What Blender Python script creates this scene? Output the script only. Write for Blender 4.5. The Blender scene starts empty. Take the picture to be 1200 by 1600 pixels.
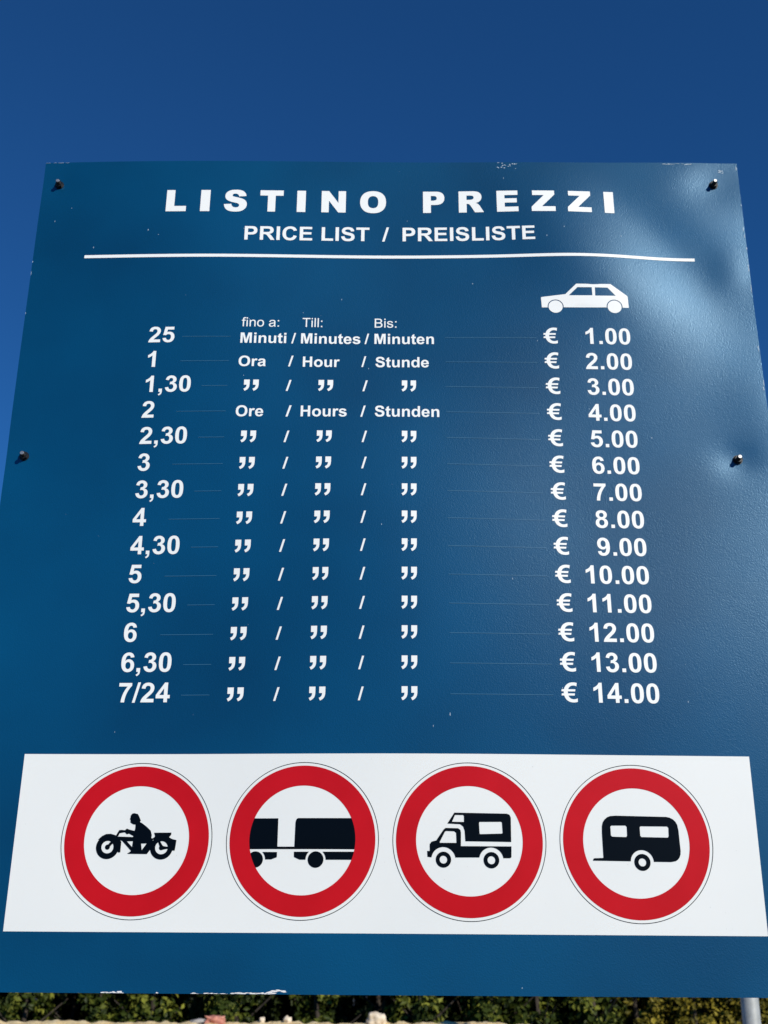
import bpy, bmesh, math, random
from mathutils import Vector, Matrix, noise
from mathutils.geometry import delaunay_2d_cdt

# ------------------------------------------------------------------ camera
SC = bpy.context.scene
COL = SC.collection
EYE = 1.5                                   # eye height above the ground, metres
cam = bpy.data.cameras.new('camera')
cam.sensor_fit = 'VERTICAL'
cam.sensor_height = 36.0
cam.sensor_width = 27.0
cam.lens = 40.93
cam.clip_start = 0.05
cam.clip_end = 2000
cam.dof.use_dof = True
cam.dof.focus_distance = 1.42
cam.dof.aperture_fstop = 10.8
camo = bpy.data.objects.new('camera', cam)
COL.objects.link(camo)
p, r = math.radians(21.45), math.radians(0.40)
fwd = Vector((0, math.cos(p), math.sin(p)))
rt = Vector((1, 0, 0)); up = rt.cross(fwd)
R_ = rt * math.cos(r) + up * math.sin(r)
U_ = up * math.cos(r) - rt * math.sin(r)
camo.matrix_world = Matrix((
    (R_.x, U_.x, -fwd.x, 0), (R_.y, U_.y, -fwd.y, 0), (R_.z, U_.z, -fwd.z, EYE), (0, 0, 0, 1)))
SC.camera = camo

# ------------------------------------------------------------------ light
SUN_EL, SUN_AZ = math.radians(30), math.radians(142)     # azimuth clockwise from +Y: behind the viewer, to the right
world = bpy.data.worlds.new('World')
SC.world = world
world.use_nodes = True
wn = world.node_tree
sky = wn.nodes.new('ShaderNodeTexSky')
sky.sky_type = 'NISHITA'
sky.sun_disc = False
sky.sun_elevation = SUN_EL
sky.sun_rotation = SUN_AZ
sky.altitude = 1500
sky.air_density = 0.9
sky.dust_density = 0.15
sky.ozone_density = 5.0
bg = wn.nodes['Background']
bg.inputs['Strength'].default_value = 0.094
tint = wn.nodes.new('ShaderNodeMix')                     # deep, clear late-summer blue
tint.data_type = 'RGBA'; tint.blend_type = 'MULTIPLY'
tint.inputs['Factor'].default_value = 1.0
def rgba(sockets): return [q for q in sockets if q.type == 'RGBA']
rgba(tint.inputs)[1].default_value = (0.22, 0.66, 1.0, 1)
wn.links.new(sky.outputs['Color'], rgba(tint.inputs)[0])
wn.links.new(rgba(tint.outputs)[0], bg.inputs['Color'])

sun = bpy.data.lights.new('sun', 'SUN')
sun.energy = 3.9
sun.angle = math.radians(0.53)
sun.color = (1.0, 0.945, 0.835)
suno = bpy.data.objects.new('sun', sun)
COL.objects.link(suno)
sdir = Vector((math.sin(SUN_AZ) * math.cos(SUN_EL), math.cos(SUN_AZ) * math.cos(SUN_EL), math.sin(SUN_EL)))
suno.rotation_euler = sdir.to_track_quat('Z', 'Y').to_euler()
suno.location = sdir * 30

SC.view_settings.view_transform = 'Standard'
SC.view_settings.look = 'None'
SC.view_settings.gamma = 1.0
SC.view_settings.exposure = 0.15

# ------------------------------------------------------------------ materials
def mat(name, base, rough=0.5, metal=0.0, spec=0.5):
    m = bpy.data.materials.new(name)
    m.use_nodes = True
    b = m.node_tree.nodes['Principled BSDF']
    b.inputs['Base Color'].default_value = (*base, 1)
    b.inputs['Roughness'].default_value = rough
    b.inputs['Metallic'].default_value = metal
    b.inputs['Specular IOR Level'].default_value = spec
    return m

def nd(m, kind, **kw):
    n = m.node_tree.nodes.new(kind)
    for k, v in kw.items():
        if k in n.inputs: n.inputs[k].default_value = v
        else: setattr(n, k, v)
    return n

def lk(m, a, b):
    m.node_tree.links.new(a, b)

def bsdf(m):
    return m.node_tree.nodes['Principled BSDF']

def coords(m, scale=(1, 1, 1)):
    t = nd(m, 'ShaderNodeTexCoord')
    mp = nd(m, 'ShaderNodeMapping')
    mp.inputs['Scale'].default_value = scale
    lk(m, t.outputs['Object'], mp.inputs['Vector'])
    return mp.outputs['Vector']

def mix_noise(m, c0, c1, scale, detail=6, lo=0.35, hi=0.65, target='Base Color'):
    v = coords(m)
    n = nd(m, 'ShaderNodeTexNoise', Scale=scale, Detail=detail)
    lk(m, v, n.inputs['Vector'])
    rp = nd(m, 'ShaderNodeValToRGB')
    rp.color_ramp.elements[0].position = lo; rp.color_ramp.elements[0].color = (*c0, 1)
    rp.color_ramp.elements[1].position = hi; rp.color_ramp.elements[1].color = (*c1, 1)
    lk(m, n.outputs['Fac'], rp.inputs['Fac'])
    lk(m, rp.outputs['Color'], bsdf(m).inputs[target])
    return n, rp

def add_bump(m, scale, strength, dist, detail=3):
    v = coords(m)
    n = nd(m, 'ShaderNodeTexNoise', Scale=scale, Detail=detail)
    lk(m, v, n.inputs['Vector'])
    b = nd(m, 'ShaderNodeBump', Strength=strength, Distance=dist)
    lk(m, n.outputs['Fac'], b.inputs['Height'])
    lk(m, b.outputs['Normal'], bsdf(m).inputs['Normal'])
    return b

# printed blue film on aluminium: orange-peel grain, uneven gloss put into the blue as soft blotches
M_BLUE = mat('blue_film', (0.0012, 0.052, 0.130), 0.315, metal=0.14, spec=0.52)
bsdf(M_BLUE).inputs['Specular Tint'].default_value = (0.64, 0.87, 1.0, 1)
mix_noise(M_BLUE, (0.0, 0.046, 0.117), (0.0, 0.074, 0.178), 2.3, 4)
def film_grain(m, s1=620.0, d1=0.00019):
    v = coords(m)
    n1 = nd(m, 'ShaderNodeTexNoise', Scale=s1, Detail=2.5)
    lk(m, v, n1.inputs['Vector'])
    b = nd(m, 'ShaderNodeBump', Strength=1.0, Distance=d1)
    lk(m, n1.outputs['Fac'], b.inputs['Height'])
    lk(m, b.outputs['Normal'], bsdf(m).inputs['Normal'])
    lk(m, b.outputs['Normal'], bsdf(m).inputs['Coat Normal'])
film_grain(M_BLUE)
M_WHITE = mat('white_film', (0.79, 0.80, 0.80), 0.42, spec=0.35)
mix_noise(M_WHITE, (0.80, 0.815, 0.79), (0.835, 0.845, 0.815), 5, 8)
M_TEXT = mat('white_lettering', (0.90, 0.91, 0.885), 0.42, spec=0.35)
M_RED = mat('red_film', (0.56, 0.010, 0.016), 0.30, spec=0.25)
mix_noise(M_RED, (0.51, 0.003, 0.006), (0.56, 0.004, 0.008), 14, 5)
M_BLACK = mat('black_film', (0.0008, 0.0012, 0.0025), 0.28, spec=0.15)
M_LEAD = mat('pale_blue_line', (0.042, 0.165, 0.29), 0.36)
M_ALU = mat('raw_aluminium', (0.55, 0.56, 0.57), 0.42, 0.8)
mix_noise(M_ALU, (0.45, 0.46, 0.47), (0.62, 0.63, 0.64), 40, 6)
M_CHIP = mat('chipped_white_primer', (0.80, 0.79, 0.77), 0.7)
M_STEEL = mat('bolt_steel', (0.42, 0.41, 0.40), 0.45, 0.9)
add_bump(M_STEEL, 900, 0.6, 0.0004)
M_NUT = mat('blackened_nut', (0.008, 0.008, 0.009), 0.40, 0.0, 0.5)
M_DARK = mat('dark_thread', (0.03, 0.028, 0.026), 0.5, 0.3)
M_ZINC = mat('galvanised_steel', (0.42, 0.46, 0.49), 0.58, 0.12)
mix_noise(M_ZINC, (0.30, 0.315, 0.305), (0.40, 0.415, 0.41), 55, 8, 0.3, 0.7)
add_bump(M_ZINC, 300, 0.25, 0.0006)

# ------------------------------------------------------------------ object helpers
def link_mesh(name, verts, faces, material, parent=None, smooth=True, extra=None, fmat=None):
    me = bpy.data.meshes.new(name)
    me.from_pydata(verts, [], faces)
    me.materials.append(material)
    for e in (extra or []): me.materials.append(e)
    if fmat: me.polygons.foreach_set('material_index', fmat)
    if smooth: me.polygons.foreach_set('use_smooth', [True] * len(me.polygons))
    me.update()
    o = bpy.data.objects.new(name, me)
    COL.objects.link(o)
    if parent: o.parent = parent
    return o

def tag(o, label=None, cat=None, group=None, kind=None):
    if label: o['label'] = label
    if cat: o['category'] = cat
    if group: o['group'] = group
    if kind: o['kind'] = kind
    return o

def empty(name, loc):
    o = bpy.data.objects.new(name, None)
    o.empty_display_size = 0.1
    o.location = loc
    COL.objects.link(o)
    return o

def from_bm(name, bm, material, parent=None, smooth=True):
    me = bpy.data.meshes.new(name)
    bm.to_mesh(me); bm.free()
    me.materials.append(material)
    if smooth: me.polygons.foreach_set('use_smooth', [True] * len(me.polygons))
    o = bpy.data.objects.new(name, me)
    COL.objects.link(o)
    if parent: o.parent = parent
    return o

# ------------------------------------------------------------------ the board's bent sheet
# u, v in millimetres on the board: u from the middle, v from eye height. bulge() is how far the
# sheet bows towards the viewer there.
# heights of the sheet at a net of points (cubic B-spline), columns from the left edge to the right, bottom to top
NET = [
    [-10.88, -12.47, -13.85, -14.8, -15.16, -14.78, -13.98, -13.35, -12.96, -12.48, -11.69, -10.75],
    [-7.85, -9.69, -11.47, -12.87, -13.4, -11.9, -8.97, -7.14, -6.95, -6.84, -6.3, -5.85],
    [-4.74, -6.59, -8.71, -10.88, -11.98, -9.13, -3.15, 0.11, -0.41, -0.88, -1.16, -1.79],
    [-1.65, -2.76, -4.32, -6.47, -7.65, -3.3, 4.63, 7.64, 5.39, 3.29, 1.21, 0.04],
    [1.1, 1.55, 2.05, 2.49, 3.77, 7.31, 10.22, 7.75, 3.4, 1.21, 0.95, 0.62],
    [3.18, 4.93, 7.21, 10.16, 13.68, 15.38, 13.76, 7.69, 1.55, -0.65, 0.41, 0.14],
    [4.42, 6.45, 8.84, 11.42, 13.2, 11.03, 8.68, 8.29, 6.44, 3.2, 0.27, -1.56],
    [4.78, 6.22, 7.64, 8.87, 8.39, 2.56, -0.9, 4.82, 10.32, 9.39, 3.62, -0.58],
    [4.44, 5.2, 5.92, 6.63, 6.21, 1.79, -1.57, 1.53, 4.89, 5.39, 3.88, 2.25],
    [3.6, 3.73, 3.74, 3.48, 2.6, 0.36, -1.52, -1.77, -1.88, -0.15, 3.26, 5.3],
    [2.47, 2.06, 1.48, 0.68, -0.38, -1.76, -3.32, -4.8, -5.32, -2.9, 1.92, 6.56],
]
BOLTS = [(-470.5, 1047.8), (469.0, 1049.5), (-471.0, 621.5), (460.0, 620.3), (-470.5, -4.0), (468.0, -4.0)]
# dents and ripples: u, v, long radius, short radius, angle of the long axis, height
DENTS = [(-470.5, 1047.8, 26, 24, 0, -1.6), (469.0, 1049.5, 30, 27, 0, -1.8), (-471.0, 621.5, 30, 26, 0, -1.6),
         (460.0, 620.3, 20, 17, 0, -1.6), (264, 924, 110, 42, -49, 3.3), (388, 950, 95, 38, -49, -4.6),
         (478, 905, 26, 18, 90, 1.1), (545, 770, 90, 46, 90, 2.6), (505, 690, 45, 40, 90, 2.0), (440, 1075, 40, 22, 20, 0.8), (-470.5, -4, 30, 26, 0, -1.6), (468, -4, 30, 26, 0, -1.6)]

def bsp(t):
    return ((1 - t) ** 3 / 6, (3 * t ** 3 - 6 * t * t + 4) / 6, (-3 * t ** 3 + 3 * t * t + 3 * t + 1) / 6, t ** 3 / 6)

def bulge(u, v):
    p = (max(-499.0, min(510.0, u)) + 500) / 1012 * 8
    q = (max(-29.0, min(1090.0, v)) + 30) / 1125 * 9
    i, j = int(p), int(q)
    a, b = bsp(p - i), bsp(q - j)
    d = 0.0
    for m in range(4):
        row = NET[i + m]
        d += a[m] * (b[0] * row[j] + b[1] * row[j + 1] + b[2] * row[j + 2] + b[3] * row[j + 3])
    for (du, dv, ra, rb, ang, h) in DENTS:
        x, y = u - du, v - dv
        ca, sa = math.cos(math.radians(ang)), math.sin(math.radians(ang))
        q = ((x * ca + y * sa) / ra) ** 2 + ((-x * sa + y * ca) / rb) ** 2
        if q < 18: d += h * math.exp(-0.5 * q)
    return d

BOARD_Y = 1.383
U0, U1, V0, V1 = -494.4, 506.2, -26.3, 1086.8

def on_board(u, v, lift=0.0):
    return (u * 0.001, -(bulge(u, v) + lift) * 0.001, EYE + v * 0.001)

board = tag(empty('price_board', (0, BOARD_Y, 0)),
            'large dark blue metal price list board with white lettering, bolted at its edges', 'price board')

def make_panel():
    nu, nv = 200, 222
    verts, faces, fm = [], [], []
    for j in range(nv + 1):
        for i in range(nu + 1):
            verts.append(on_board(U0 + (U1 - U0) * i / nu, V0 + (V1 - V0) * j / nv))
    n1 = len(verts)
    for k in range(n1):
        x, y, z = verts[k]
        verts.append((x, y + 0.003, z))
    W = nu + 1
    for j in range(nv):
        for i in range(nu):
            a = j * W + i
            faces.append((a, a + 1, a + 1 + W, a + W)); fm.append(0)
            faces.append((n1 + a + W, n1 + a + 1 + W, n1 + a + 1, n1 + a)); fm.append(1)
    # edges of the sheet get their own vertices so that the corner stays sharp
    def rim(idx, flip):
        base = len(verts)
        for k in idx: verts.append(verts[k]); verts.append(verts[n1 + k])
        for q in range(len(idx) - 1):
            a = base + 2 * q
            f = (a, a + 1, a + 3, a + 2)
            faces.append(f if not flip else f[::-1]); fm.append(1)
    rim(list(range(0, W)), True)
    rim([nv * W + i for i in range(W)], False)
    rim([j * W for j in range(nv + 1)], False)
    rim([j * W + nu for j in range(nv + 1)], True)
    return link_mesh('panel', verts, faces, M_BLUE, board, True, [M_ALU], fm)
panel = make_panel()

# ------------------------------------------------------------------ flat shapes laid on the sheet
def inside(poly, x, y):
    c = False
    n = len(poly)
    j = n - 1
    for i in range(n):
        xi, yi = poly[i]; xj, yj = poly[j]
        if (yi > y) != (yj > y) and x < (xj - xi) * (y - yi) / (yj - yi) + xi: c = not c
        j = i
    return c

def triangulate(loops, test, step=0):
    """loops: closed outlines; test(x, y): whether a point belongs to the shape. Returns points and triangles."""
    pts, edges = [], []
    for lp in loops:
        b = len(pts)
        pts += [Vector(q) for q in lp]
        edges += [(b + i, b + (i + 1) % len(lp)) for i in range(len(lp))]
    if step:
        xs = [q.x for q in pts]; ys = [q.y for q in pts]
        x = min(xs) + step * 0.5
        while x < max(xs):
            y = min(ys) + step * 0.5
            while y < max(ys):
                pts.append(Vector((x + 0.013 * y, y + 0.017 * x))); y += step
            x += step
    V, _, F, _, _, _ = delaunay_2d_cdt(pts, edges, [], 0, 1e-5)
    out = []
    for f in F:
        cx = sum(V[i].x for i in f) / 3; cy = sum(V[i].y for i in f) / 3
        if test(cx, cy): out.append(tuple(f))
    used = sorted({i for f in out for i in f})
    mp = {k: i for i, k in enumerate(used)}
    P = [(V[k].x, V[k].y) for k in used]
    T = []
    for f in out:
        a, b, c = (P[mp[i]] for i in f)
        ar = (b[0] - a[0]) * (c[1] - a[1]) - (b[1] - a[1]) * (c[0] - a[0])
        T.append(tuple(mp[i] for i in f) if ar > 0 else tuple(mp[i] for i in f[::-1]))
    return P, T

class Sheet:
    """collects flat pieces (in board millimetres) into one mesh that follows the bent sheet"""
    def __init__(self, lift): self.v, self.f, self.lift = [], [], lift
    def add(self, P, T):
        b = len(self.v)
        self.v += [on_board(x, y, self.lift) for x, y in P]
        self.f += [tuple(b + i for i in t) for t in T]
    def quadgrid(self, u0, u1, v0, v1, nu, nv):
        P, T = [], []
        for j in range(nv + 1):
            for i in range(nu + 1):
                P.append((u0 + (u1 - u0) * i / nu, v0 + (v1 - v0) * j / nv))
        for j in range(nv):
            for i in range(nu):
                a = j * (nu + 1) + i
                T.append((a, a + 1, a + nu + 2, a + nu + 1))
        self.add(P, T)
    def ring(self, cu, cv, r0, r1, n=128, k=4):
        P, T = [], []
        for j in range(k + 1):
            rr = r0 + (r1 - r0) * j / k
            for i in range(n):
                a = 2 * math.pi * i / n
                P.append((cu + rr * math.cos(a), cv + rr * math.sin(a)))
        for j in range(k):
            for i in range(n):
                a, b = j * n + i, j * n + (i + 1) % n
                T.append((a, a + n, b + n, b))
        self.add(P, [t[::-1] for t in T])
    def build(self, name, material, parent):
        # wind every face towards the viewer (-Y)
        fs = []
        for f in self.f:
            a, b, c = (Vector(self.v[i]) for i in f[:3])
            fs.append(f if (b - a).cross(c - a).y < 0 else f[::-1])
        return link_mesh(name, self.v, fs, material, parent, True)

# ------------------------------------------------------------------ letterforms (drawn here as outlines, 2048 units to the em)
BOLD = {
'0': "M563 1472Q776 1472 896 1320Q1039 1140 1039 723Q1039 307 895 125Q776 -25 563 -25Q349 -25 218 139.5Q87 304 87 726Q87 1140 231 1322Q350 1472 563 1472ZM563 1239Q512 1239 472 1206.5Q432 1174 410 1090Q381 981 381 723Q381 465 407 368.5Q433 272 472.5 240Q512 208 563 208Q614 208 654 240.5Q694 273 716 357Q745 465 745 723Q745 981 719 1077.5Q693 1174 653.5 1206.5Q614 1239 563 1239Z",
'1': "M806 0H525V1059Q371 915 162 846V1101Q272 1137 401 1237.5Q530 1338 578 1472H806V0Z",
'2': "M1036 261V0H51Q67 148 147 280.5Q227 413 463 632Q653 809 696 872Q754 959 754 1044Q754 1138 703.5 1188.5Q653 1239 564 1239Q476 1239 424 1186Q372 1133 364 1010L84 1038Q109 1270 241 1371Q373 1472 571 1472Q788 1472 912 1355Q1036 1238 1036 1064Q1036 965 1000.5 875.5Q965 786 888 688Q837 623 704 501Q571 379 535.5 339Q500 299 478 261H1036Z",
'3': "M77 389L349 422Q362 318 419 263Q476 208 557 208Q644 208 703.5 274Q763 340 763 452Q763 558 706 620Q649 682 567 682Q513 682 438 661L469 890Q583 887 643 939.5Q703 992 703 1079Q703 1153 659 1197Q615 1241 542 1241Q470 1241 419 1191Q368 1141 357 1045L98 1089Q125 1222 179.5 1301.5Q234 1381 331.5 1426.5Q429 1472 550 1472Q757 1472 882 1340Q985 1232 985 1096Q985 903 774 788Q900 761 975.5 667Q1051 573 1051 440Q1051 247 910 111Q769 -25 559 -25Q360 -25 229 89.5Q98 204 77 389Z",
'4': "M639 0V295H39V541L675 1472H911V542H1093V295H911V0H639ZM639 542V1043L302 542H639Z",
'5': "M91 377L371 406Q383 311 442 255.5Q501 200 578 200Q666 200 727 271.5Q788 343 788 487Q788 622 727.5 689.5Q667 757 570 757Q449 757 353 650L125 683L269 1446H1012V1183H482L438 934Q532 981 630 981Q817 981 947 845Q1077 709 1077 492Q1077 311 972 169Q829 -25 575 -25Q372 -25 244 84Q116 193 91 377Z",
'6': "M1040 1107L768 1077Q758 1161 716 1201Q674 1241 607 1241Q518 1241 456.5 1161Q395 1081 379 828Q484 952 640 952Q816 952 941.5 818Q1067 684 1067 472Q1067 247 935 111Q803 -25 596 -25Q374 -25 231 147.5Q88 320 88 713Q88 1116 237 1294Q386 1472 624 1472Q791 1472 900.5 1378.5Q1010 1285 1040 1107ZM403 494Q403 357 466 282.5Q529 208 610 208Q688 208 740 269Q792 330 792 469Q792 612 736 678.5Q680 745 596 745Q515 745 459 681.5Q403 618 403 494Z",
'7': "M86 1186V1447H1049V1242Q930 1125 807 906Q684 687 619.5 440.5Q555 194 556 0H284Q291 304 409.5 620Q528 936 726 1186H86Z",
'8': "M317 791Q208 837 158.5 917.5Q109 998 109 1094Q109 1258 223.5 1365Q338 1472 549 1472Q758 1472 873.5 1365Q989 1258 989 1094Q989 992 936 912.5Q883 833 787 791Q909 742 972.5 648Q1036 554 1036 431Q1036 228 906.5 101Q777 -26 562 -26Q362 -26 229 79Q72 203 72 419Q72 538 131 637.5Q190 737 317 791ZM375 1074Q375 990 422.5 943Q470 896 549 896Q629 896 677 943.5Q725 991 725 1075Q725 1154 677.5 1201.5Q630 1249 552 1249Q471 1249 423 1201Q375 1153 375 1074ZM349 443Q349 327 408.5 262Q468 197 557 197Q644 197 701 259.5Q758 322 758 440Q758 543 700 605.5Q642 668 553 668Q450 668 399.5 597Q349 526 349 443Z",
'9': "M91 340L363 370Q373 287 415 247Q457 207 526 207Q613 207 674 287Q735 367 752 619Q646 496 487 496Q314 496 188.5 629.5Q63 763 63 977Q63 1200 195.5 1336Q328 1472 533 1472Q756 1472 899 1299.5Q1042 1127 1042 732Q1042 330 893 152Q744 -26 505 -26Q333 -26 227 65.5Q121 157 91 340ZM727 954Q727 1090 664.5 1165Q602 1240 520 1240Q442 1240 390.5 1178.5Q339 1117 339 977Q339 835 395 768.5Q451 702 535 702Q616 702 671.5 766Q727 830 727 954Z",
',': "M131 281H412V80Q412 -42 391 -112.5Q370 -183 311 -239Q252 -295 161 -327L106 -211Q192 -183 228.5 -134Q265 -85 267 0H131V281Z",
'.': "M147 0V281H428V0H147Z",
'/': "M-4 -25L361 1491H567L198 -25H-4Z",
'"': "M113 281H412V80Q412 -42 391 -112.5Q370 -183 311 -239Q252 -295 161 -327L96 -211Q182 -183 218.5 -134Q255 -85 257 0H113V281ZM597 281H896V80Q896 -42 875 -112.5Q854 -183 795 -239Q736 -295 645 -327L580 -211Q666 -183 702.5 -134Q739 -85 741 0H597V281Z",
'E$': "M1120 1440L1084 1180Q1000 1245 880 1245Q700 1245 590 1105Q545 1045 520 960H1010L985 800H492Q490 760 490 725Q490 690 492 650H962L938 490H520Q545 400 600 335Q700 210 870 210Q1000 210 1130 285V30Q1010 -25 860 -25Q560 -25 390 170Q280 300 235 490H55L80 650H212Q210 690 210 725Q210 760 212 800H55L80 960H235Q280 1150 400 1285Q580 1480 860 1480Q1000 1480 1120 1440Z",
'I': "M140 0V1466H436V0H140Z",
'L': "M157 0V1454H453V247H1189V0H157Z",
'S': "M74 477L362 505Q388 360 467.5 292Q547 224 682 224Q825 224 897.5 284.5Q970 345 970 426Q970 478 939.5 514.5Q909 551 833 578Q781 596 596 642Q358 701 262 787Q127 908 127 1082Q127 1194 190.5 1291.5Q254 1389 373.5 1440Q493 1491 662 1491Q938 1491 1077.5 1370Q1217 1249 1224 1047L928 1034Q909 1147 846.5 1196.5Q784 1246 659 1246Q530 1246 457 1193Q410 1159 410 1102Q410 1050 454 1013Q510 966 726 915Q942 864 1045.5 809.5Q1149 755 1207.5 660.5Q1266 566 1266 427Q1266 301 1196 191Q1126 81 998 27.5Q870 -26 679 -26Q401 -26 252 102.5Q103 231 74 477Z",
'T': "M479 0V1218H43V1466H1210V1218H775V0H479Z",
'O': "M89 724Q89 948 156 1100Q206 1212 292.5 1301Q379 1390 482 1433Q619 1491 798 1491Q1122 1491 1316.5 1290Q1511 1089 1511 731Q1511 376 1318 175.5Q1125 -25 802 -25Q475 -25 282 174.5Q89 374 89 724ZM394 734Q394 485 509 356.5Q624 228 801 228Q978 228 1091.5 355.5Q1205 483 1205 738Q1205 990 1094.5 1114Q984 1238 801 1238Q618 1238 506 1112.5Q394 987 394 734Z",
'P': "M149 0V1466H624Q894 1466 976 1444Q1102 1411 1187 1300.5Q1272 1190 1272 1015Q1272 880 1223 788Q1174 696 1098.5 643.5Q1023 591 945 574Q839 553 638 553H445V0H149ZM445 1218V802H607Q782 802 841 825Q900 848 933.5 897Q967 946 967 1011Q967 1091 920 1143Q873 1195 801 1208Q748 1218 588 1218H445Z",
'R': "M150 0V1466H773Q1008 1466 1114.5 1426.5Q1221 1387 1285 1286Q1349 1185 1349 1055Q1349 890 1252 782.5Q1155 675 962 647Q1058 591 1120.5 524Q1183 457 1289 286L1468 0H1114L900 319Q786 490 744 534.5Q702 579 655 595.5Q608 612 506 612H446V0H150ZM446 846H665Q878 846 931 864Q984 882 1014 926Q1044 970 1044 1036Q1044 1110 1004.5 1155.5Q965 1201 893 1213Q857 1218 677 1218H446V846Z",
'E': "M149 0V1466H1236V1218H445V893H1181V646H445V247H1264V0H149Z",
'C': "M1087 539L1374 448Q1308 208 1154.5 91.5Q1001 -25 765 -25Q473 -25 285 174.5Q97 374 97 720Q97 1086 286 1288.5Q475 1491 783 1491Q1052 1491 1220 1332Q1320 1238 1370 1062L1077 992Q1051 1106 968.5 1172Q886 1238 768 1238Q605 1238 503.5 1121Q402 1004 402 742Q402 464 502 346Q602 228 762 228Q880 228 965 303Q1050 378 1087 539Z",
'M': "M145 0V1466H588L854 466L1117 1466H1561V0H1286V1154L995 0H710L420 1154V0H145Z",
'H': "M150 0V1466H446V889H1026V1466H1322V0H1026V641H446V0H150Z",
'i': "M147 1206V1466H428V1206H147ZM147 0V1062H428V0H147Z",
'n': "M1115 0H834V542Q834 714 816 764.5Q798 815 757.5 843Q717 871 660 871Q587 871 529 831Q471 791 449.5 725Q428 659 428 481V0H147V1062H408V906Q547 1086 758 1086Q851 1086 928 1052.5Q1005 1019 1044.5 967Q1084 915 1099.5 849Q1115 783 1115 660V0Z",
'u': "M846 0V159Q788 74 693.5 25Q599 -24 494 -24Q387 -24 302 23Q217 70 179 155Q141 240 141 390V1062H422V574Q422 350 437.5 299.5Q453 249 494 219.5Q535 190 598 190Q670 190 727 229.5Q784 269 805 327.5Q826 386 826 614V1062H1107V0H846Z",
't': "M634 1062V838H442V410Q442 280 447.5 258.5Q453 237 472.5 223Q492 209 520 209Q559 209 633 236L657 18Q559 -24 435 -24Q359 -24 298 1.5Q237 27 208.5 67.5Q180 108 169 177Q160 226 160 375V838H31V1062H160V1273L442 1437V1062H634Z",
'e': "M762 338L1042 291Q988 137 871.5 56.5Q755 -24 580 -24Q303 -24 170 157Q65 302 65 523Q65 787 203 936.5Q341 1086 552 1086Q789 1086 926 929.5Q1063 773 1057 450H353Q356 325 421 255.5Q486 186 583 186Q649 186 694 222Q739 258 762 338ZM778 622Q775 744 715 807.5Q655 871 569 871Q477 871 417 804Q357 737 358 622H778Z",
's': "M48 303L330 346Q348 264 403 221.5Q458 179 557 179Q666 179 721 219Q758 247 758 294Q758 326 738 347Q717 367 644 384Q304 459 213 521Q87 607 87 760Q87 898 196 992Q305 1086 534 1086Q752 1086 858 1015Q964 944 1004 805L739 756Q722 818 674.5 851Q627 884 539 884Q428 884 380 853Q348 831 348 796Q348 766 376 745Q414 717 638.5 666Q863 615 952 541Q1040 466 1040 332Q1040 186 918 81Q796 -24 557 -24Q340 -24 213.5 64Q87 152 48 303Z",
'r': "M416 0H135V1062H396V911Q463 1018 516.5 1052Q570 1086 638 1086Q734 1086 823 1033L736 788Q665 834 604 834Q545 834 504 801.5Q463 769 439.5 684Q416 599 416 328V0Z",
'a': "M357 738L102 784Q145 938 250 1012Q355 1086 562 1086Q750 1086 842 1041.5Q934 997 971.5 928.5Q1009 860 1009 677L1006 349Q1006 209 1019.5 142.5Q1033 76 1070 0H792Q781 28 765 83Q758 108 755 116Q683 46 601 11Q519 -24 426 -24Q262 -24 167.5 65Q73 154 73 290Q73 380 116 450.5Q159 521 236.5 558.5Q314 596 460 624Q657 661 733 693V721Q733 802 693 836.5Q653 871 542 871Q467 871 425 841.5Q383 812 357 738ZM733 510Q679 492 562 467Q445 442 409 418Q354 379 354 319Q354 260 398 217Q442 174 510 174Q586 174 655 224Q706 262 722 317Q733 353 733 454V510Z",
'o': "M82 546Q82 686 151 817Q220 948 346.5 1017Q473 1086 629 1086Q870 1086 1024 929.5Q1178 773 1178 534Q1178 293 1022.5 134.5Q867 -24 631 -24Q485 -24 352.5 42Q220 108 151 235.5Q82 363 82 546ZM370 531Q370 373 445 289Q520 205 630 205Q740 205 814.5 289Q889 373 889 533Q889 689 814.5 773Q740 857 630 857Q520 857 445 773Q370 689 370 531Z",
'd': "M1121 0H860V156Q795 65 706.5 20.5Q618 -24 528 -24Q345 -24 214.5 123.5Q84 271 84 535Q84 805 211 945.5Q338 1086 532 1086Q710 1086 840 938V1466H1121V0ZM371 554Q371 384 418 308Q486 198 608 198Q705 198 773 280.5Q841 363 841 527Q841 710 775 790.5Q709 871 606 871Q506 871 438.5 791.5Q371 712 371 554Z",
}
BOLD_W = {'0': 1139, '1': 1139, '2': 1139, '3': 1139, '4': 1139, '5': 1139, '6': 1139, '7': 1139, '8': 1139, '9': 1139,
          ',': 569, '.': 569, '/': 569, '"': 1000, 'E$': 1139, 'I': 569, 'L': 1251, 'S': 1366, 'T': 1251, 'O': 1593, 'P': 1366,
          'R': 1479, 'E': 1366, 'C': 1479, 'M': 1706, 'H': 1479, 'i': 569, 'n': 1251, 'u': 1251, 't': 682, 'e': 1139,
          's': 1139, 'r': 797, 'a': 1139, 'o': 1251, 'd': 1251, ' ': 569}
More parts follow.
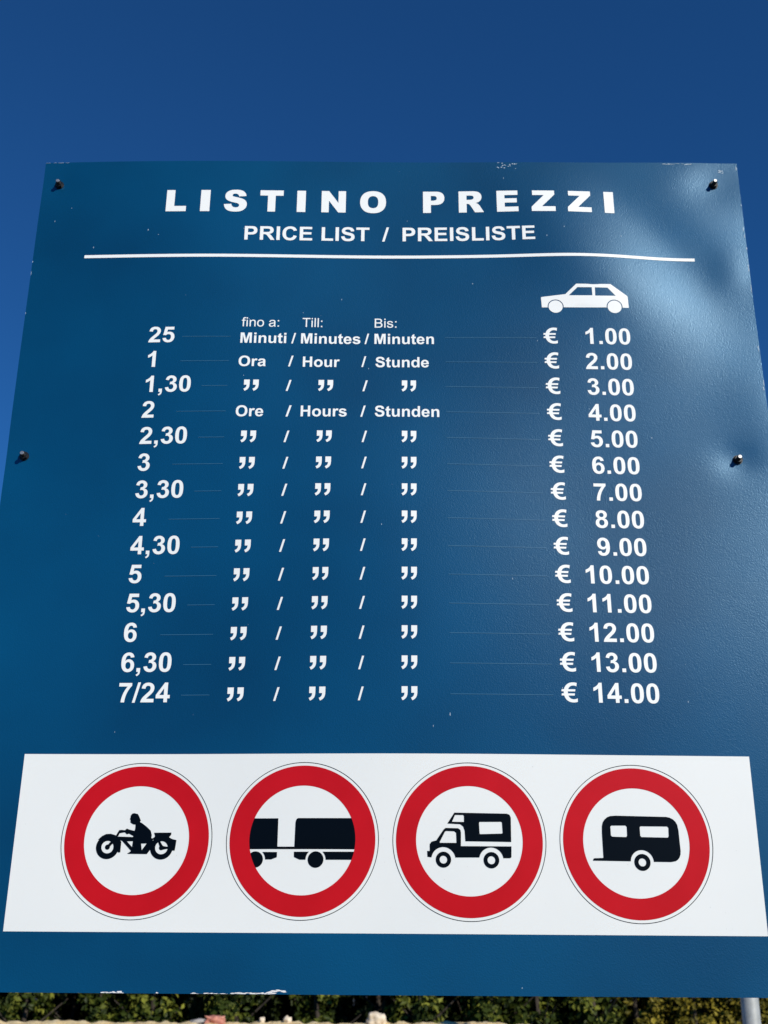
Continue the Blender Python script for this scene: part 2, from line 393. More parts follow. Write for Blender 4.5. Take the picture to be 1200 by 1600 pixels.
REG = {
'f': "M178 0V922H19V1062H178V1175Q178 1282 197 1334Q223 1404 288.5 1447.5Q354 1491 472 1491Q548 1491 640 1473L613 1316Q557 1326 507 1326Q425 1326 391 1291Q357 1256 357 1160V1062H564V922H357V0H178Z",
'i': "M136 1259V1466H316V1259H136ZM136 0V1062H316V0H136Z",
'n': "M135 0V1062H297V911Q414 1086 635 1086Q731 1086 811.5 1051.5Q892 1017 932 961Q972 905 988 828Q998 778 998 653V0H818V646Q818 756 797 810.5Q776 865 722.5 897.5Q669 930 597 930Q482 930 398.5 857Q315 784 315 580V0H135Z",
'o': "M68 531Q68 826 232 968Q369 1086 566 1086Q785 1086 924 942.5Q1063 799 1063 546Q1063 341 1001.5 223.5Q940 106 822.5 41Q705 -24 566 -24Q343 -24 205.5 119Q68 262 68 531ZM253 531Q253 327 342 225.5Q431 124 566 124Q700 124 789 226Q878 328 878 537Q878 734 788.5 835.5Q699 937 566 937Q431 937 342 836Q253 735 253 531Z",
'a': "M828 131Q728 46 635.5 11Q543 -24 437 -24Q262 -24 168 61.5Q74 147 74 280Q74 358 109.5 422.5Q145 487 202.5 526Q260 565 332 585Q385 599 492 612Q710 638 813 674Q814 711 814 721Q814 831 763 876Q694 937 558 937Q431 937 370.5 892.5Q310 848 281 735L105 759Q129 872 184 941.5Q239 1011 343 1048.5Q447 1086 584 1086Q720 1086 805 1054Q890 1022 930 973.5Q970 925 986 851Q995 805 995 685V445Q995 194 1006.5 127.5Q1018 61 1052 0H864Q836 56 828 131ZM813 533Q715 493 519 465Q408 449 362 429Q316 409 291 370.5Q266 332 266 285Q266 213 320.5 165Q375 117 480 117Q584 117 665 162.5Q746 208 784 287Q813 348 813 467V533Z",
':': "M185 857V1062H390V857H185ZM185 0V205H390V0H185Z",
'T': "M531 0V1293H48V1466H1210V1293H725V0H531Z",
'l': "M131 0V1466H311V0H131Z",
'B': "M150 0V1466H700Q868 1466 969.5 1421.5Q1071 1377 1128.5 1284.5Q1186 1192 1186 1091Q1186 997 1135 914Q1084 831 981 780Q1114 741 1185.5 647Q1257 553 1257 425Q1257 322 1213.5 233.5Q1170 145 1106 97Q1042 49 945.5 24.5Q849 0 709 0H150ZM344 850H661Q790 850 846 867Q920 889 957.5 940Q995 991 995 1068Q995 1141 960 1196.5Q925 1252 860 1272.5Q795 1293 637 1293H344V850ZM344 173H709Q803 173 841 180Q908 192 953 220Q998 248 1027.5 301.5Q1057 355 1057 425Q1057 507 1015 567.5Q973 628 898.5 652.5Q824 677 684 677H344V173Z",
's': "M63 317L241 345Q256 238 324.5 181Q393 124 516 124Q640 124 700 174.5Q760 225 760 293Q760 354 707 389Q670 413 523 450Q325 500 248.5 536.5Q172 573 132.5 637.5Q93 702 93 780Q93 851 125.5 911.5Q158 972 214 1012Q256 1043 328.5 1064.5Q401 1086 484 1086Q609 1086 703.5 1050Q798 1014 843 952.5Q888 891 905 788L729 764Q717 846 659.5 892Q602 938 497 938Q373 938 320 897Q267 856 267 801Q267 766 289 738Q311 709 358 690Q385 680 517 644Q708 593 783.5 560.5Q859 528 902 466Q945 404 945 312Q945 222 892.5 142.5Q840 63 741 19.5Q642 -24 517 -24Q310 -24 201.5 62Q93 148 63 317Z",
}
REG_W = {'f': 569, 'i': 455, 'n': 1139, 'o': 1139, 'a': 1139, ':': 569, 'T': 1251, 'l': 455, 'B': 1366, 's': 1024, ' ': 569}
HEAVY = {
'L': "M151 1466H605V361H1255V0H151V1466Z",
'I': "M150 1466H604V0H150V1466Z",
'S': "M71 485L502 512Q516 407 559 352Q629 263 759 263Q856 263 908.5 308.5Q961 354 961 414Q961 471 911 516Q861 561 679 601Q381 668 254 779Q126 890 126 1062Q126 1175 191.5 1275.5Q257 1376 388.5 1433.5Q520 1491 749 1491Q1030 1491 1177.5 1386.5Q1325 1282 1353 1054L926 1029Q909 1128 854.5 1173Q800 1218 704 1218Q625 1218 585 1184.5Q545 1151 545 1103Q545 1068 578 1040Q610 1011 730 986Q1027 922 1155.5 856.5Q1284 791 1342.5 694Q1401 597 1401 477Q1401 336 1323 217Q1245 98 1105 36.5Q965 -25 752 -25Q378 -25 234 119Q90 263 71 485Z",
'T': "M44 1466H1421V1104H959V0H506V1104H44V1466Z",
'N': "M150 1466H573L1125 655V1466H1552V0H1125L576 805V0H150V1466Z",
'O': "M92 732Q92 1091 292 1290.5Q492 1491 849 1491Q1215 1491 1413 1294.5Q1611 1098 1611 744Q1611 487 1524.5 322.5Q1438 158 1274.5 66.5Q1111 -25 867 -25Q619 -25 456.5 54Q294 133 193 304Q92 475 92 732ZM545 731Q545 509 627.5 412Q710 315 852 315Q998 315 1078 410Q1158 505 1158 751Q1158 958 1074.5 1053.5Q991 1149 848 1149Q711 1149 628 1052Q545 955 545 731Z",
'P': "M150 1466H903Q1149 1466 1271.5 1349Q1394 1232 1394 1016Q1394 794 1260.5 669Q1127 544 853 544H605V0H150V1466ZM605 841H716Q847 841 900 886.5Q953 932 953 1003Q953 1072 907 1120Q861 1168 734 1168H605V841Z",
'R': "M150 0V1466H905Q1115 1466 1226 1430Q1337 1394 1405 1296.5Q1473 1199 1473 1059Q1473 937 1421 848.5Q1369 760 1278 705Q1220 670 1119 647Q1200 620 1237 593Q1262 575 1309.5 516Q1357 457 1373 425L1592 0H1080L838 448Q792 535 756 561Q707 595 645 595H605V0H150ZM605 872H796Q827 872 916 892Q961 901 989.5 938Q1018 975 1018 1023Q1018 1094 973 1132Q928 1170 804 1170H605V872Z",
'E': "M150 1466H1364V1153H604V920H1309V621H604V332H1386V0H150V1466Z",
'Z': "M115 1466H1374V1178L642 334H1399V0H48V303L769 1135H115V1466Z",
}
FONTS = {'bold': (BOLD, BOLD_W), 'regular': (REG, REG_W), 'heavy': (HEAVY, {})}

def outline(d):
    """quadratic outline text -> list of closed point loops"""
    import re
    toks = re.findall(r'[MLQHVZ]|-?\d+\.?\d*', d)
    loops, cur, i, cmd = [], [], 0, ''
    while i < len(toks):
        if toks[i].isalpha():
            cmd = toks[i]; i += 1
            if cmd == 'Z':
                if (Vector(cur[0]) - Vector(cur[-1])).length < 0.5: cur.pop()
                loops.append(cur); cur = []
            continue
        if cmd == 'M' or cmd == 'L':
            cur.append((float(toks[i]), float(toks[i + 1]))); i += 2
        elif cmd == 'H': cur.append((float(toks[i]), cur[-1][1])); i += 1
        elif cmd == 'V': cur.append((cur[-1][0], float(toks[i]))); i += 1
        elif cmd == 'Q':
            x0, y0 = cur[-1]
            cx, cy, x1, y1 = (float(toks[i + k]) for k in range(4)); i += 4
            for k in range(1, 6):
                t = k / 5
                cur.append(((1 - t) ** 2 * x0 + 2 * t * (1 - t) * cx + t * t * x1,
                            (1 - t) ** 2 * y0 + 2 * t * (1 - t) * cy + t * t * y1))
    return loops

CACHE = {}
def glyph(font, ch):
    k = (font, ch)
    if k not in CACHE:
        loops = outline(FONTS[font][0][ch])
        CACHE[k] = triangulate(loops, lambda x, y: sum(inside(l, x, y) for l in loops) % 2 == 1)
    return CACHE[k]

def layout(text, font):
    """glyphs of a line with their pen positions, and the ink's left and right"""
    pen, out, lo, hi = 0.0, [], None, None
    i = 0
    while i < len(text):
        ch = text[i]
        if ch == '\u20ac': ch = 'E$'
        i += 1
        if ch != ' ':
            P, T = glyph(font, ch)
            out.append((P, T, pen))
            a = pen + min(q[0] for q in P); b = pen + max(q[0] for q in P)
            lo = a if lo is None else min(lo, a); hi = b if hi is None else max(hi, b)
        pen += FONTS[font][1].get(ch, 1400)
    return out, lo, hi

def put(sheet, text, u0, u1, v, height, font='bold', units=1466.0, low=0.0):
    """set a line so that its ink runs from u0 to u1, its foot at v"""
    out, lo, hi = layout(text, font)
    sx = (u1 - u0) / (hi - lo); sy = height / units
    for P, T, pen in out:
        sheet.add([(u0 + (pen + x - lo) * sx, v + (y - low) * sy) for x, y in P], T)

def put_scaled(sheet, text, s, v, left=None, right=None, sy=None):
    out, lo, hi = layout(text, 'bold')
    x0 = left if left is not None else right - hi * s
    for P, T, pen in out:
        sheet.add([(x0 + (pen + x) * s, v + y * (sy or s)) for x, y in P], T)

LIFT = 0.34
# heading
for ch, a, b in [('L', -313.0, -284.3), ('I', -264.1, -250.7), ('S', -230.7, -198.0), ('T', -179.5, -146.4), ('I', -126.9, -114.6),
                 ('N', -92.0, -57.4), ('O', -37.1, -0.2), ('P', 52.5, 82.9), ('R', 103.2, 138.6), ('E', 157.1, 187.4),
                 ('Z', 206.0, 239.8), ('Z', 257.3, 291.2), ('I', 309.8, 323.5)]:
    s = Sheet(LIFT)
    put(s, ch, a, b, 999.0, 36.4, 'heavy')
    s.build('title_letter', M_TEXT, board)
def word(name, text, u0, u1, v, height, **kw):
    s = Sheet(LIFT)
    put(s, text, u0, u1, v, height, **kw)
    return s.build(name, M_TEXT, board)
word('subtitle_lettering', 'PRICE LIST', -198.7, -23.3, 951.2, 22.7)
word('slash', '/', -5.3, 4.3, 950.6, 23.8, units=1516, low=-25)
word('subtitle_lettering', 'PREISLISTE', 23.4, 208.7, 951.2, 22.7)
s = Sheet(LIFT)
s.quadgrid(-421.4, 431.3, 922.4, 927.2, 120, 1)
s.build('rule_line', M_TEXT, board)

# small column heads
for t, a, b in [('fino a:', -194.9, -144.2), ('Till:', -112.4, -85.5), ('Bis:', -14.4, 15.2)]:
    s = Sheet(LIFT)
    put(s, t, a, b, 810.3, 14.2, 'regular')
    s.build('column_heading', M_TEXT, board)

# rows
ROWS = ['25', '1', '1,30', '2', '2,30', '3', '3,30', '4', '4,30', '5', '5,30', '6', '6,30', '7/24']
DIT = [(-187.4, -167.4), (-88.5, -68.7), (22.1, 41.3)]
SLA = [(-131.2, -124.0), (-29.7, -22.8)]
for i, t in enumerate(ROWS):
    b = 297.75 + 37.56 * (13 - i)
    s = Sheet(LIFT)
    put_scaled(s, t, 0.01622, b, left=-320.9, sy=0.01640)
    s.build('duration_figure', M_TEXT, board)
    s = Sheet(LIFT)
    if i == 0:
        word('unit_word', 'Minuti', -195.3, -133.6, b - 1.4, 15.9)
        word('unit_word', 'Minutes', -113.6, -33.5, b - 1.7, 15.9)
        word('unit_word', 'Minuten', -14.5, 65.7, b - 1.5, 15.9)
        sl = [(-126.6, -120.6), (-27.9, -21.8)]
    elif i == 1:
        word('unit_word', 'Ora', -195.9, -159.5, b + 0.3, 15.7)
        word('unit_word', 'Hour', -109.9, -60.7, b - 0.2, 15.7)
        word('unit_word', 'Stunde', -12.8, 58.5, b, 15.7)
        sl = [(-129.5, -122.7), (-31.6, -25.3)]
    elif i == 3:
        word('unit_word', 'Ore', -195.7, -159.5, b + 0.6, 15.9)
        word('unit_word', 'Hours', -110.3, -49.9, b + 0.4, 15.9)
        word('unit_word', 'Stunden', -13.0, 71.6, b + 0.6, 15.9)
        sl = [(-130.0, -122.5), (-31.9, -25.1)]
    else:
        for a, c in DIT: word('ditto_mark', '"', a, c, b + 0.6, 16.8, units=608, low=-327)
        sl = SLA
    for a, c in sl: word('slash', '/', a, c, b + (-1.9 if i == 0 else 0.1 if i in (1, 3) else 0.6), 16.5, units=1516, low=-25)
    s = Sheet(LIFT)
    word('euro_sign', '\u20ac', 213.5, 232.6, b - 0.3, 24.4, units=1505, low=-25)
    put_scaled(s, '%d.00' % (i + 1), 0.01622, b - 0.1, right=330.9, sy=0.01640)
    s.build('price_figure', M_TEXT, board)
    lead0 = -274.2 if i in (0, 1, 3, 5, 7, 9, 11) else -243.2
    for a, c in [(lead0, -208.8), (80.7, 204.0)]:
        s = Sheet(LIFT)
        s.quadgrid(a, c, b + 8.3, b + 8.82, 16, 1)
        s.build('leader_line', M_LEAD, board)

# the little white car over the price column
def circle(u, v, r, n=48):
    return [(u + r * math.cos(2 * math.pi * k / n), v + r * math.sin(2 * math.pi * k / n)) for k in range(n)]

def picture(adds, subs, extra=(), step=12, clip=None):
    """extra: wheels or rings laid in after the cut-outs, each (outer loop, inner loop or None)"""
    loops = list(adds) + list(subs)
    for o_, i_ in extra:
        loops.append(o_)
        if i_: loops.append(i_)
    if clip: loops.append(clip)
    def test(x, y):
        if clip and not inside(clip, x, y): return False
        for o_, i_ in extra:
            if inside(o_, x, y) and not (i_ and inside(i_, x, y)): return True
        return any(inside(a, x, y) for a in adds) and not any(inside(q, x, y) for q in subs)
    return triangulate(loops, test, step)

s = Sheet(LIFT)
CAR = picture([[(214.2, 858.4), (215.4, 859.3), (247.7, 863.4), (263.3, 879.5), (310.3, 879.5), (332.2, 861.6), (332.8, 860.0), (333.4, 843.0), (214.9, 843.0)]],
               [[(252.3, 861.5), (264.6, 874.1), (284.2, 874.0), (284.5, 861.4)], [(288.5, 873.9), (305.8, 873.7), (316.3, 861.2), (288.3, 861.0)],
                circle(233.6, 844.2, 10.9), circle(313.9, 844.2, 10.9)],
               [(circle(233.6, 844.2, 9.6), None), (circle(313.9, 844.2, 9.6), None)], 5)
s.add([(x - 1.6, y - 1.6) for x, y in CAR[0]], CAR[1])
s.build('car_symbol', M_TEXT, board)

# white strip with the four prohibition signs
s = Sheet(0.26)
s.quadgrid(-425.0, 431.0, 37.1, 235.6, 171, 40)
s.build('white_strip', M_WHITE, board)

def moto():
    adds = [[(-5.1, 29.9), (-7.2, 29.6), (-8.5, 28.3), (-9.2, 26.8), (-9.2, 24.9), (-9.9, 23.2), (-9.0, 22.4), (-8.8, 19.3), (-5.5, 17.3), (-2.6, 17.0), (-2.6, 12.4), (-3.3, 9.9), (-9.1, 11.3), (-12.3, 12.5), (-14.6, 10.6), (-18.3, 11.0), (-21.1, 10.7), (-22.8, 7.6), (-24.4, 4.5), (-22.0, 3.0), (-20.2, 7.3), (-14.4, 8.3), (-11.8, 6.0), (-9.4, 6.8), (-4.1, 4.2), (-4.3, 3.0), (-23.7, 3.6), (-23.5, 1.4), (-16.5, -1.4), (-5.3, -12.5), (-9.6, -15.7), (13.4, -15.9), (18.0, -9.3), (19.2, 1.5), (17.1, 1.8), (17.3, 5.4), (15.7, 10.1), (10.9, 14.4), (4.9, 18.6), (2.3, 19.9), (3.2, 21.4), (1.1, 25.7), (-0.9, 28.9)],
            [(19.8, 7.9), (40.0, 8.1), (39.8, 5.5), (37.6, 2.9), (41.0, 1.0), (46.4, -0.3), (45.9, -6.1), (45.2, -11.9), (41.7, -12.0), (38.2, -4.6), (29.7, 1.6), (19.3, 0.0), (18.4, 1.5), (20.7, 3.1), (21.1, 4.3)],
            [(-45.0, -0.3), (-40.7, 3.9), (-36.0, 6.3), (-30.5, 6.6), (-25.1, 5.1), (-20.2, 1.4), (-17.5, -2.5), (-17.6, -14.1), (-20.4, -14.3), (-21.6, -4.8), (-28.3, 1.4), (-34.8, 2.1), (-41.1, 0.5)]]
    subs = [[(-11.1, -1.7), (-4.1, -1.6), (-4.5, -8.2)], [(5.7, -4.3), (12.1, -4.1), (7.0, -11.5)], circle(-33.0, -8.3, 7.0), circle(29.6, -8.8, 7.3)]
    extra = [(circle(-33.0, -8.3, 13.3), circle(-33.0, -8.3, 7.0)), (circle(29.6, -8.8, 13.1), circle(29.6, -8.8, 7.3)),
             (circle(-33.0, -8.3, 2.9, 20), None), (circle(29.6, -8.8, 2.8, 20), None),
             ([(-34.2, -7.2), (-28.1, -0.2), (-25.4, -2.1), (-31.7, -9.5)], None),
             ([(25.2, -2.3), (27.5, -1.5), (31.1, -7.0), (36.8, -7.7), (37.0, -9.9), (30.6, -11.1), (28.1, -9.3)], None)]
    return picture(adds, subs, extra)

def lorry():
    adds = [[(-67.1, 23.6), (-28.4, 23.7), (-28.3, -7.8), (-8.8, -7.8), (-8.4, 18.6), (-7.9, 21.6), (-6.9, 23.2), (-5.4, 24.0), (64.7, 24.0), (65.2, -10.5), (-65.3, -10.6)],
            [(-65.1, -13.6), (-28.4, -13.8), (-28.5, -19.5), (-34.8, -21.9), (-64.7, -22.0)],
            [(-9.1, -13.4), (65.2, -13.2), (65.4, -22.0), (-2.4, -22.1), (-8.9, -19.2)]]
    subs = [circle(-53.2, -22.0, 11.4), circle(15.9, -21.9, 11.5)]
    extra = [(circle(-53.2, -22.0, 8.9), None), (circle(15.9, -21.9, 9.0), None)]
    # nothing of the arch cut-outs reaches above the chassis line
    arch = lambda c: [(x, min(y, -10.6)) for x, y in c]
    return picture(adds, [arch(q) for q in subs], extra, clip=circle(0.02, 0.03, 60.9, 128))

def camper():
    adds = [[(-45.3, -11.8), (-45.2, -4.1), (-43.1, -1.5), (-37.8, -0.2), (-29.1, 12.1), (-27.1, 13.7), (-12.7, 13.4), (-10.1, 11.5), (-9.5, 8.4), (-9.8, -6.3), (47.8, -6.3), (47.4, -18.1), (46.1, -19.2), (38.2, -19.2), (10.8, -18.6), (-16.4, -18.8), (-44.0, -18.7), (-47.9, -18.2), (-48.2, -11.8)],
            [(-16.7, 30.8), (43.4, 30.0), (46.6, 28.8), (48.0, 25.7), (47.7, -1.4), (-4.6, -0.9), (-5.2, 10.6), (-6.8, 15.3), (-10.2, 17.9), (-24.9, 18.6)]]
    subs = [[(-34.0, -2.2), (-27.8, 9.5), (-26.3, 10.3), (-17.1, 10.0), (-15.0, 8.3), (-14.7, -2.8), (-33.6, -2.8)],
            [(-16.0, 28.2), (-6.6, 28.2), (-5.7, 27.0), (-5.8, 20.4), (-19.5, 20.6)],
            [(11.4, 19.7), (12.2, 20.6), (36.8, 20.9), (37.7, 20.1), (38.2, 8.7), (37.4, 7.8), (12.6, 7.0), (11.8, 7.7)],
            circle(-29.8, -21.2, 13.8), circle(24.6, -21.5, 13.9)]
    extra = [(circle(-29.8, -21.2, 8.7), circle(-29.8, -21.2, 4.3)), (circle(24.6, -21.5, 8.9), circle(24.6, -21.5, 4.4))]
    return picture(adds, subs, extra)

def caravan():
    adds = [[(-38.7, -17.1), (-38.8, 10.2), (-38.4, 17.8), (-37.2, 22.2), (-34.9, 25.5), (-32.0, 27.9), (-28.3, 29.3), (-21.8, 29.8), (36.0, 28.9), (40.3, 28.1), (43.8, 26.3), (46.6, 23.7), (48.4, 20.3), (49.4, 14.0), (50.0, -9.1), (49.5, -12.9), (48.0, -16.2), (46.2, -18.4), (43.7, -20.0), (38.1, -21.0), (17.5, -20.9), (-6.9, -20.5), (-50.8, -20.1), (-50.2, -18.3), (-49.0, -17.5)]]
    subs = [[(-28.7, 17.6), (-27.3, 18.7), (-11.3, 18.9), (-9.8, 17.4), (-10.0, 7.6), (-11.4, 6.0), (-27.3, 6.4), (-28.7, 7.9)],
            [(5.0, 17.0), (6.3, 18.2), (36.7, 18.2), (38.1, 16.7), (37.7, 7.4), (36.4, 5.8), (6.2, 6.2), (5.0, 7.7)],
            circle(5.4, -21.3, 13.2)]
    extra = [(circle(5.4, -21.6, 9.2), circle(5.4, -21.6, 4.4))]
    return picture(adds, subs, extra)

for (cu, cv), art, lab in [((-282.7, 137.4), moto, 'round red-rimmed sign with a motorcycle rider'),
                           ((-91.0, 137.9), lorry, 'round red-rimmed sign with a lorry and trailer'),
                           ((100.1, 137.7), camper, 'round red-rimmed sign with a camper van'),
                           ((290.9, 136.7), caravan, 'round red-rimmed sign with a caravan')]:
    s = Sheet(0.46)
    s.ring(cu, cv, 87.0, 87.75, 160, 1)
    sign = s.build('prohibition_sign', M_BLACK, board)
    sign['label'] = lab
    s = Sheet(0.46)
    s.ring(cu, cv, 60.8, 83.8, 160, 5)
    s.build('red_ring', M_RED, sign)
    P, T = art()
    s = Sheet(0.64)
    s.add([(x + cu, y + cv) for x, y in P], T)
    s.build('pictogram', M_BLACK, sign)

# ------------------------------------------------------------------ bolts, posts, wear
def prism(bm, r, y0, y1, n, phase=0.0, bevel=0.0):
    rings = [(r - bevel, y0), (r, y0 - bevel if y0 > y1 else y0 + bevel), (r, y1)] if bevel else [(r, y0), (r, y1)]
    vs = []
    for rr, y in rings:
        vs.append([bm.verts.new((rr * math.cos(phase + 2 * math.pi * k / n), y, rr * math.sin(phase + 2 * math.pi * k / n))) for k in range(n)])
    for a, b in zip(vs, vs[1:]):
        for k in range(n):
            bm.faces.new((a[k], a[(k + 1) % n], b[(k + 1) % n], b[k]))
    bm.faces.new(vs[0]); bm.faces.new(vs[-1][::-1])
    bmesh.ops.recalc_face_normals(bm, faces=bm.faces)

rnd = random.Random(4)
for k, (u, v) in enumerate(BOLTS):
    y = -bulge(u, v) * 0.001
    bm = bmesh.new()
    # threaded stud: a stack of little ridges
    n = 20
    prof = [(0.0, -0.0118), (0.0022, -0.0118), (0.0027, -0.0112)]
    q = -0.0108
    while q < 0.012:
        prof += [(0.0030, q), (0.0026, q + 0.0005)]; q += 0.001
    prof.append((0.003, 0.05))
    rings = []
    for rr, yy in prof[1:]:
        rings.append([bm.verts.new((rr * math.cos(2 * math.pi * i / n), yy, rr * math.sin(2 * math.pi * i / n))) for i in range(n)])
    for a, b in zip(rings, rings[1:]):
        for i in range(n): bm.faces.new((a[i], a[(i + 1) % n], b[(i + 1) % n], b[i]))
    bm.faces.new(rings[0])
    bmesh.ops.recalc_face_normals(bm, faces=bm.faces)
    tip = {i for i, f in enumerate(bm.faces) if max(v.co.y for v in f.verts) < -0.0111}
    bolt = from_bm('bolt', bm, M_DARK, board, False)
    bolt.data.materials.append(M_STEEL)
    for i in tip: bolt.data.polygons[i].material_index = 1
    bolt.location = (u * 0.001, y, EYE + v * 0.001)
    bm = bmesh.new()
    prism(bm, 0.0056, -0.0049, -0.0009, 6, rnd.uniform(0, 1), 0.0006)
    from_bm('nut', bm, M_NUT, bolt, False)
    bm = bmesh.new()
    prism(bm, 0.0064, -0.0010, 0.0004, 28)
    from_bm('washer', bm, M_NUT, bolt, False)

for u in (-470.5, 470.0):
    bm = bmesh.new()
    w, y0, y1, z0, z1 = 0.020, 0.014, 0.054, -0.02, EYE + 1.07
    sq = [(-w, y0), (w, y0), (w, y1), (-w, y1)]
    lo = [bm.verts.new((u * 0.001 + a, b, z0)) for a, b in sq]
    hi = [bm.verts.new((u * 0.001 + a, b, z1)) for a, b in sq]
    for i in range(4): bm.faces.new((lo[i], lo[(i + 1) % 4], hi[(i + 1) % 4], hi[i]))
    bm.faces.new(hi); bm.faces.new(lo[::-1])
    bmesh.ops.bevel(bm, geom=[e for e in bm.edges if abs(e.verts[0].co.z - e.verts[1].co.z) > 0.5], offset=0.003, segments=2, affect='EDGES')
    bmesh.ops.recalc_face_normals(bm, faces=bm.faces)
    from_bm('post', bm, M_ZINC, board, False)

# flaked-off film along the edges and small nicks
rnd = random.Random(11)
def flake(sheet, u, v, w, h, n=9):
    pts = []
    for k in range(n):
        a = 2 * math.pi * k / n
        f = rnd.uniform(0.55, 1.15)
        pts.append((u + 0.5 * w * math.cos(a) * f, max(V0 + 0.15, v + 0.5 * h * math.sin(a) * f)))
    P = [(u, max(V0 + 0.2, v))] + pts
    sheet.add(P, [(0, 1 + k, 1 + (k + 1) % n) for k in range(n)])
s = Sheet(0.24)
x = -306
while x < -284: flake(s, x, V0 + rnd.uniform(0.2, 1.2), rnd.uniform(3, 8), rnd.uniform(0.8, 2.0)); x += rnd.uniform(2.5, 4)
flake(s, -287.5, V0 + 1.6, 6, 2.2)
s.build('chipped_edge', M_CHIP, board)
s = Sheet(0.24)
x = -206
while x < -116: flake(s, x, V0 + rnd.uniform(-0.6, 0.5) + (1.0 if x > -165 else 0), rnd.uniform(5, 12), rnd.uniform(0.8, 2.4)); x += rnd.uniform(3.0, 5.0)
for x, y in [(-122, 2.0), (-117, 3.4), (-112, 3.9), (-107, 3.2)]: flake(s, x, V0 + y, 9, 2.4)
s.build('chipped_edge', M_CHIP, board)
s = Sheet(0.24)
flake(s, -246, V0 + 0.8, 3, 1.6)
s.build('chipped_edge', M_CHIP, board)
M_SCUFF = mat('scuffed_film', (0.30, 0.40, 0.50), 0.55)
s = Sheet(0.24)
for _ in range(16): flake(s, rnd.uniform(160, 188), rnd.uniform(1073, 1086), rnd.uniform(1, 4), rnd.uniform(0.8, 2.6))
s.build('scuff_mark', M_SCUFF, board); s = Sheet(0.24)
for _ in range(14): flake(s, rnd.uniform(395, 440), rnd.uniform(1083.2, 1085.6), rnd.uniform(3, 9), rnd.uniform(0.5, 1.2))
s.build('scuff_mark', M_SCUFF, board); s = Sheet(0.24)
for _ in range(6): flake(s, rnd.uniform(479, 486), rnd.uniform(1070, 1075), rnd.uniform(2, 5), rnd.uniform(1, 3))
s.build('scuff_mark', M_SCUFF, board); s = Sheet(0.24)
for _ in range(12):
    v = rnd.uniform(700, 1080)
    flake(s, U1 - rnd.uniform(0.4, 2.2), v, rnd.uniform(0.6, 2), rnd.uniform(3, 14))
s.build('scuff_mark', M_SCUFF, board); s = Sheet(0.24)
for _ in range(3):
    v = rnd.uniform(640, 1080)
    flake(s, U0 + rnd.uniform(0.3, 1.2), v, rnd.uniform(0.6, 1.4), rnd.uniform(3, 9))
s.build('scuff_mark', M_SCUFF, board); s = Sheet(0.24)
for _ in range(7): flake(s, rnd.uniform(-492, -455), V1 - rnd.uniform(0.3, 0.6), rnd.uniform(4, 9), rnd.uniform(0.4, 0.8))
s.build('scuff_mark', M_SCUFF, board)
s = Sheet(0.24)
spots = [(-448, 1007), (168, 1058), (250, 972), (225, 957), (-200, 970), (-22, 746), (-188, 735), (-185, 822), (-112, 833), (31, 500),
         (-3, 522), (215, 315), (80, 282), (-320, 960), (270, 690), (297, 682), (30, 985), (205, 790), (300, 730), (-470, 985), (160, 452),
         (350, 650), (365, 300), (60, 268), (-320, 262), (155, -18), (-410, 940), (-335, 968), (-60, 855), (120, 880), (390, 850), (330, 960)]
for u, v in spots: flake(s, u, v, rnd.uniform(0.8, 1.7), rnd.uniform(1.4, 4.0), 7)
for _ in range(20): flake(s, rnd.uniform(-480, 495), rnd.uniform(240, 1075), rnd.uniform(0.3, 0.8), rnd.uniform(0.4, 1.2), 6)
tag(s.build('dust_speck', M_SCUFF, board), kind='stuff')
s = Sheet(0.44)
for _ in range(60): flake(s, rnd.uniform(-420, 428), rnd.uniform(40, 233), rnd.uniform(0.3, 0.7), rnd.uniform(0.3, 0.9), 6)
M_GRIT = mat('grit_on_white', (0.45, 0.44, 0.42), 0.8)
tag(s.build('grit_speck', M_GRIT, board), kind='stuff')

# ------------------------------------------------------------------ ground
M_GROUND = mat('worn_asphalt', (0.07, 0.07, 0.065), 0.9)
mix_noise(M_GROUND, (0.055, 0.053, 0.050), (0.095, 0.09, 0.083), 7, 12)
add_bump(M_GROUND, 60, 0.8, 0.02, 8)
g = 600
tag(link_mesh('ground', [(-g, -g, 0), (g, -g, 0), (g, g, 0), (-g, g, 0)], [(0, 1, 2, 3)], M_GROUND), kind='structure')

